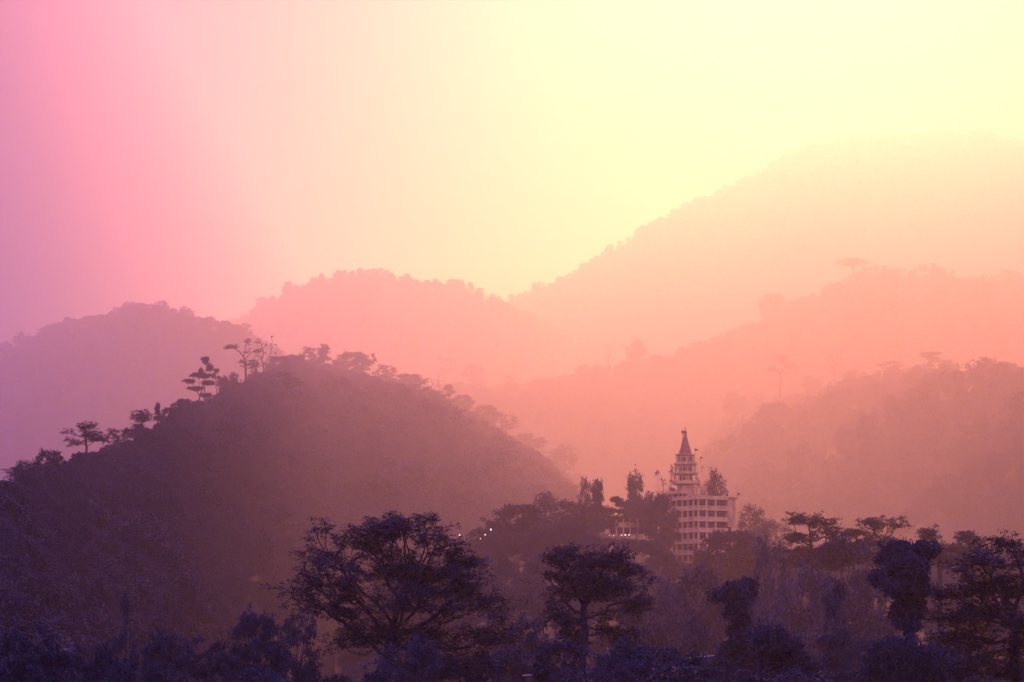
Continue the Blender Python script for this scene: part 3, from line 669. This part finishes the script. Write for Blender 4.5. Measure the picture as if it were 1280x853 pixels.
# penthouse and left terrace
ph = MB().box(.6, 5.0, 6.5, 15.0, roof + .01, Z(617.8, 890)).build('penthouse', M_wall, temple)
for y0, y1 in ((7.2, 8.4), (9.3, 10.4), (11.6, 13.6)):
    MB().box(.53, .597, y0, y1, roof + .35, roof + 1.5).build('opening_shade', M_shade, ph)  # dark panels on solid wall, shade of openings put in as colour
MB().box(-.5, 3.6, 7.6, 15.8, Z(617.7, 890), Z(616.4, 890)).build('terrace_slab', M_trim, temple, .03)
MB().box(-.5, -.35, 7.6, 15.8, Z(616.35, 890), Z(613.2, 890)).box(-.345, 3.6, 15.65, 15.8, Z(616.35, 890), Z(613.2, 890)).build('terrace_parapet', M_wall, temple)
tk = MB().lathe(.9, 14.4, [(.75, Z(616.3, 890)), (.78, Z(610.6, 890)), (.3, Z(609.8, 890))], 12).build('water_tank', M_metal, temple)
# small columned porch in front of the tower
MB().box(1.9, 5.0, 1.8, 4.8, Z(608.6), Z(607.4)).build('porch_roof', M_trim, temple)
for x, y in ((2.2, 2.1), (4.6, 2.1), (2.2, 4.4), (4.6, 4.4)):
    MB().box(x - .14, x + .14, y - .14, y + .14, roof + .01, Z(608.65)).build('porch_column', M_trim, temple)
# tower
tx, ty, TDp = 2.5, 10.0, 890
z = lambda py: Z(py, TDp)
px2m = TDp / FPX
tw = MB().lathe(tx, ty, [(2.6, z(617.6)), (2.5, z(606.6))], 12).build('tower_stage', M_wall, temple)
stages = [(9.2, 602.2, 594.2), (8.9, 590.8, 582.4), (8.6, 578.6, 569.9)]
rings = [(19.0, 606.5, 602.4), (17.0, 594.1, 590.9), (15.2, 582.3, 578.8)]
for (r, zb_, zt_) in stages:
    st = MB().lathe(tx, ty, [(r * px2m, z(zb_ + 2)), (r * px2m * .97, z(zt_))], 12).build('tower_stage', M_wall, temple)
    for i in range(12):
        a = 2 * math.pi * (i + .5) / 12
        rr = r * px2m * .955
        # flat dark arch 3 cm proud, painting in the shade of a recess
        c, s_ = math.cos(a), math.sin(a); hw = .34
        q = MB(); zz0, zz1 = z(zb_) + .35, z(zt_) - .45
        pts = [(-hw, zz0), (hw, zz0), (hw, zz1 - .3), (hw * .6, zz1 - .08), (0, zz1), (-hw * .6, zz1 - .08), (-hw, zz1 - .3)]
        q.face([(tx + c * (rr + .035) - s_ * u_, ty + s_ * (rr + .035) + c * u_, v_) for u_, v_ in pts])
        q.build('niche_shade', M_shade, st)
for k, (r, zb_, zt_) in enumerate(rings):
    R_ = r * px2m
    rg = MB().lathe(tx, ty, [(R_ * .8, z(zb_)), (R_, z(zb_) + .3), (R_, z(zb_) + .42)], 8, R(22.5)).build('ring_balcony', M_trim, temple)
    rail = MB()
    for i in range(8):
        a0, a1 = R(22.5) + 2 * math.pi * i / 8, R(22.5) + 2 * math.pi * (i + 1) / 8
        o_, i_ = R_ - .05, R_ - .2
        A = [(tx + q_ * math.cos(t_), ty + q_ * math.sin(t_)) for q_, t_ in ((o_, a0), (o_, a1), (i_, a1), (i_, a0))]
        zl, zh = z(zb_) + .423, z(zt_)
        vb = [rail.bm.verts.new((x_, y_, zl)) for x_, y_ in A]; vt = [rail.bm.verts.new((x_, y_, zh)) for x_, y_ in A]
        rail.bm.faces.new(vt); rail.bm.faces.new(vb[::-1])
        for j in range(4): rail.bm.faces.new((vb[j], vb[(j + 1) % 4], vt[(j + 1) % 4], vt[j]))
    rail.build('railing_wall', M_wall, rg)
    ztop = z([594.2, 582.4, 569.9][k])
    for i in range(8):
        a = R(22.5) + 2 * math.pi * i / 8
        cx_, cy_ = tx + (R_ - .55) * math.cos(a) * .86, ty + (R_ - .55) * math.sin(a) * .86
        MB().box(cx_ - .12, cx_ + .12, cy_ - .12, cy_ + .12, z(zb_) + .43, ztop - .003).build('ring_column', M_trim, rg)
MB().lathe(tx, ty, [(10.5 * px2m, z(569.8)), (13.2 * px2m, z(569.0)), (13.2 * px2m, z(568.2)), (8.6 * px2m, z(567.8))], 8, R(22.5)).build('spire_eave', M_trim, temple)
sp = MB().lathe(tx, ty, [(8.4 * px2m, z(567.7)), (7.0 * px2m, z(563)), (3.8 * px2m, z(552)), (1.5 * px2m, z(544)), (1.0 * px2m, z(542.5))], 8, R(22.5)).build('spire', M_spire, temple)
MB().lathe(tx, ty, [(.25, z(542.4)), (.55, z(541.4)), (.3, z(540.6)), (.42, z(539.6)), (.16, z(538.6)), (.07, z(535)), (.02, z(533.8))], 8).build('finial', M_metal, sp)
for sx_ in (-1, 1):
    MB().box(tx + sx_ * .55 - .04, tx + sx_ * .55 + .04, ty - .04, ty + .04, z(545), z(539.3)).build('finial_horn', M_metal, sp)

# flags and poles (each stands on the temple)
def flagpole(px, D, py0, py1, label, flag=True, fdir=1, r=.05, ball=False, size=1.0):
    D *= KS; r *= KS; size *= KS
    a = P(px, py0, D); b = P(px, py1, D)
    root = empty('flagpole', a)
    MB().lathe(0, 0, [(r, 0), (r * .7, b.z - a.z)], 6).build('pole', M_metal, root)
    if ball: MB().lathe(0, 0, [(.04, b.z - a.z), (.2, b.z - a.z + .2), (.23, b.z - a.z + .47), (.08, b.z - a.z + .75)], 8).build('knob', M_metal, root)
    if flag:
        h = b.z - a.z
        w_, d_ = .75 * size * fdir, .6 * size
        m_ = MB()
        n_ = 5
        top = [m_.bm.verts.new((w_ * i / n_, .06 * math.sin(i * 1.7), h - .05 - d_ * .5 * i / n_)) for i in range(n_ + 1)]
        bot = [m_.bm.verts.new((w_ * i / n_, .06 * math.sin(i * 1.7), h - .05 - d_ + d_ * .42 * i / n_)) for i in range(n_ + 1)]
        for i in range(n_): m_.bm.faces.new((top[i], top[i + 1], bot[i + 1], bot[i]))
        m_.build('flag', M_flag, root)
    tag(root, label, 'flag' if flag else 'pole', 'poles and flags on the temple')
flagpole(853.3, 887, 568.5, 542.5, 'tall pole with a knob at its tip, left of the temple spire', flag=False, ball=True, r=.09)
flagpole(868.6, 887, 568.5, 560.2, 'dark flag pole right against the foot of the spire', size=1.6)
flagpole(875.5, 887, 578.5, 570.6, 'dark flag on the right rim of the top ring balcony', size=1.2)
flagpole(877.2, 887, 590.5, 582.6, 'small flag on the right rim of the middle ring balcony', size=.9)
flagpole(844.6, 888, 590.5, 583.8, 'small flag on the left rim of the middle ring balcony', fdir=1, size=.8)
flagpole(842.6, 888, 602.2, 595.2, 'small flag on the left rim of the lowest ring balcony', size=.8)
flagpole(837.2, 890, 613.0, 599.4, 'dark flag above the terrace with the water tank', size=1.4)
flagpole(891.8, 884, 620.0, 588.6, 'thin flag pole on the roof midway between tower and kiosk', size=.9, r=.04)
flagpole(921.6, 880, 624.5, 615.6, 'dark flag over the stair block at the right roof end', size=1.5)

# ---------------------------------------------------------------- annex left of the temple
AD = 872.0 * KS
ab = P(762, 669.5, AD)
annex = empty('annex_building', ab)
tag(annex, 'low pale annex building half hidden by trees left of the temple', 'building')
s = AD / FPX
AW, AH = 60 * s, 22 * s
MB().box(0, AW, 1.2, 8, -2.5, AH - .3).build('wall', M_wall, annex)
MB().box(-.4, AW + .4, -.3, 8.3, AH - .297, AH).build('roof', M_spire, annex)
MB().box(-.2, AW + .2, -.25, 1.197, AH * .5 - .15, AH * .5 + .1).build('floor_slab', M_trim, annex)
MB().box(-.2, AW + .2, -.22, -.08, AH * .5 + .103, AH * .5 + .85).build('balcony_wall', M_wall, annex)
MB().box(-.2, AW + .2, -.25, 1.197, -2.5, -.02).build('plinth', M_wall, annex)
for i in range(8):
    x = i * AW / 7
    MB().box(x - .16, x + .16, -.1, .2, -.017, AH * .5 - .153).build('column', M_trim, annex)
    MB().box(x - .14, x + .14, -.06, .18, AH * .5 + .853, AH - .3).build('column', M_trim, annex)
for lv in (0, 1):
    for i in range(7):
        x = (i + .5) * AW / 7; zz = .3 + lv * AH * .5
        wn = MB().box(x - .62, x + .62, 1.12, 1.197, zz, zz + 1.7).build('window', M_frame, annex)
        MB().box(x - .5, x - .04, 1.09, 1.117, zz + .12, zz + 1.58).box(x + .04, x + .5, 1.09, 1.117, zz + .12, zz + 1.58).build('pane', M_glass, wn)

# lamps along the terrace in front of the annex
M_lamp = bpy.data.materials.new('lamp_glow'); M_lamp.use_nodes = True
_b = M_lamp.node_tree.nodes['Principled BSDF']; _b.inputs['Emission Color'].default_value = (1, .85, .8, 1); _b.inputs['Emission Strength'].default_value = 2.5
names = ['first', 'second', 'third', 'fourth', 'fifth', 'sixth', 'seventh', 'eighth']
def lamp(px, py, D, label, r=.22, post=1.2, group=None):
    D *= KS; r *= KS; post *= KS
    p = P(px, py, D); root = empty('terrace_lamp', (p.x, p.y, p.z - post))
    MB().lathe(0, 0, [(.06, -.6), (.04, post - r * .8)], 6).build('post', M_metal, root)
    MB().lathe(0, 0, [(r * .5, post - r), (r, post - r * .4), (r, post + r * .4), (r * .5, post + r)], 8).build('globe', M_lamp, root)
    tag(root, label, 'lamp', group)
for i, (px, py) in enumerate([(752.2, 670.3), (757, 670), (761.8, 669.8), (767, 669.8), (772, 669.4), (777, 669.2), (781.6, 668.9), (786.3, 668.9)]):
    lamp(px, py, 855, f'{names[i]} white lamp from the left in the row below the annex', r=[.2, .17, .17, .12, .12, .14, .17, .14][i], group='white lamps in a row below the annex')
lamp(613.5, 662.2, 700, 'brightest white globe, a glowing stand-in for a roof glint, at the left edge of the dome-shaped tree', r=.17, group='scattered white lamps left of the dome tree')  # glowing globe added in place of a glint on a metal roof
lamp(606.5, 668.6, 700, 'smaller white lamp just left below the brightest one', r=.13, group='scattered white lamps left of the dome tree')
lamp(600.5, 673.5, 700, 'faintest white lamp, lowest of the three beside the dome tree', r=.09, group='scattered white lamps left of the dome tree')
lamp(574.5, 669.0, 700, 'white lamp just above the right shoulder of the big spreading tree', r=.13, group='scattered white lamps left of the dome tree')
lamp(685.4, 662.6, 700, 'single tiny white lamp below the vase-shaped tree', r=.15, group='scattered white lamps left of the dome tree')

# pale parapets of the lane on the bank
M_para = mat('whitewash', (.4, .33, .22), .8, var=.15, scale=1.5)
def parapet(pts, D, h, label):
    a, b = P(*pts[0], D), P(*pts[1], D)
    root = empty('road_parapet', a); root.rotation_euler[2] = math.atan2(b.y - a.y, b.x - a.x)
    Lg = math.hypot(b.x - a.x, b.y - a.y); dz = b.z - a.z
    m_ = MB(); 
    for x0, x1 in [(0, Lg)]:
        v = [m_.bm.verts.new((x, y, (dz * x / Lg) + zz)) for x in (x0, x1) for y in (0, .35) for zz in (-.5, 0)]
        for f in ((0, 1, 3, 2), (4, 6, 7, 5), (0, 4, 5, 1), (2, 3, 7, 6), (0, 2, 6, 4), (1, 5, 7, 3)): m_.bm.faces.new([v[i] for i in f])
    m_.build('wall', M_shade, root)
    c = MB()
    v = [c.bm.verts.new((x, y, (dz * x / Lg) + zz)) for x in (-.1, Lg + .1) for y in (-.06, .41) for zz in (.003, h)]
    for f in ((0, 1, 3, 2), (4, 6, 7, 5), (0, 4, 5, 1), (2, 3, 7, 6), (0, 2, 6, 4), (1, 5, 7, 3)): c.bm.faces.new([v[i] for i in f])
    c.build('coping', M_para, root)
    tag(root, label, 'low wall', 'pale parapets of the lane')
parapet([(838, 825.5), (890, 820.5)], 108, .025, 'sloping pale-topped parapet between the small dark bush and the ivy column tree')
parapet([(657, 845), (711, 841.5)], 100, .025, 'pale-topped parapet left of the trunk of the open-crowned tree')
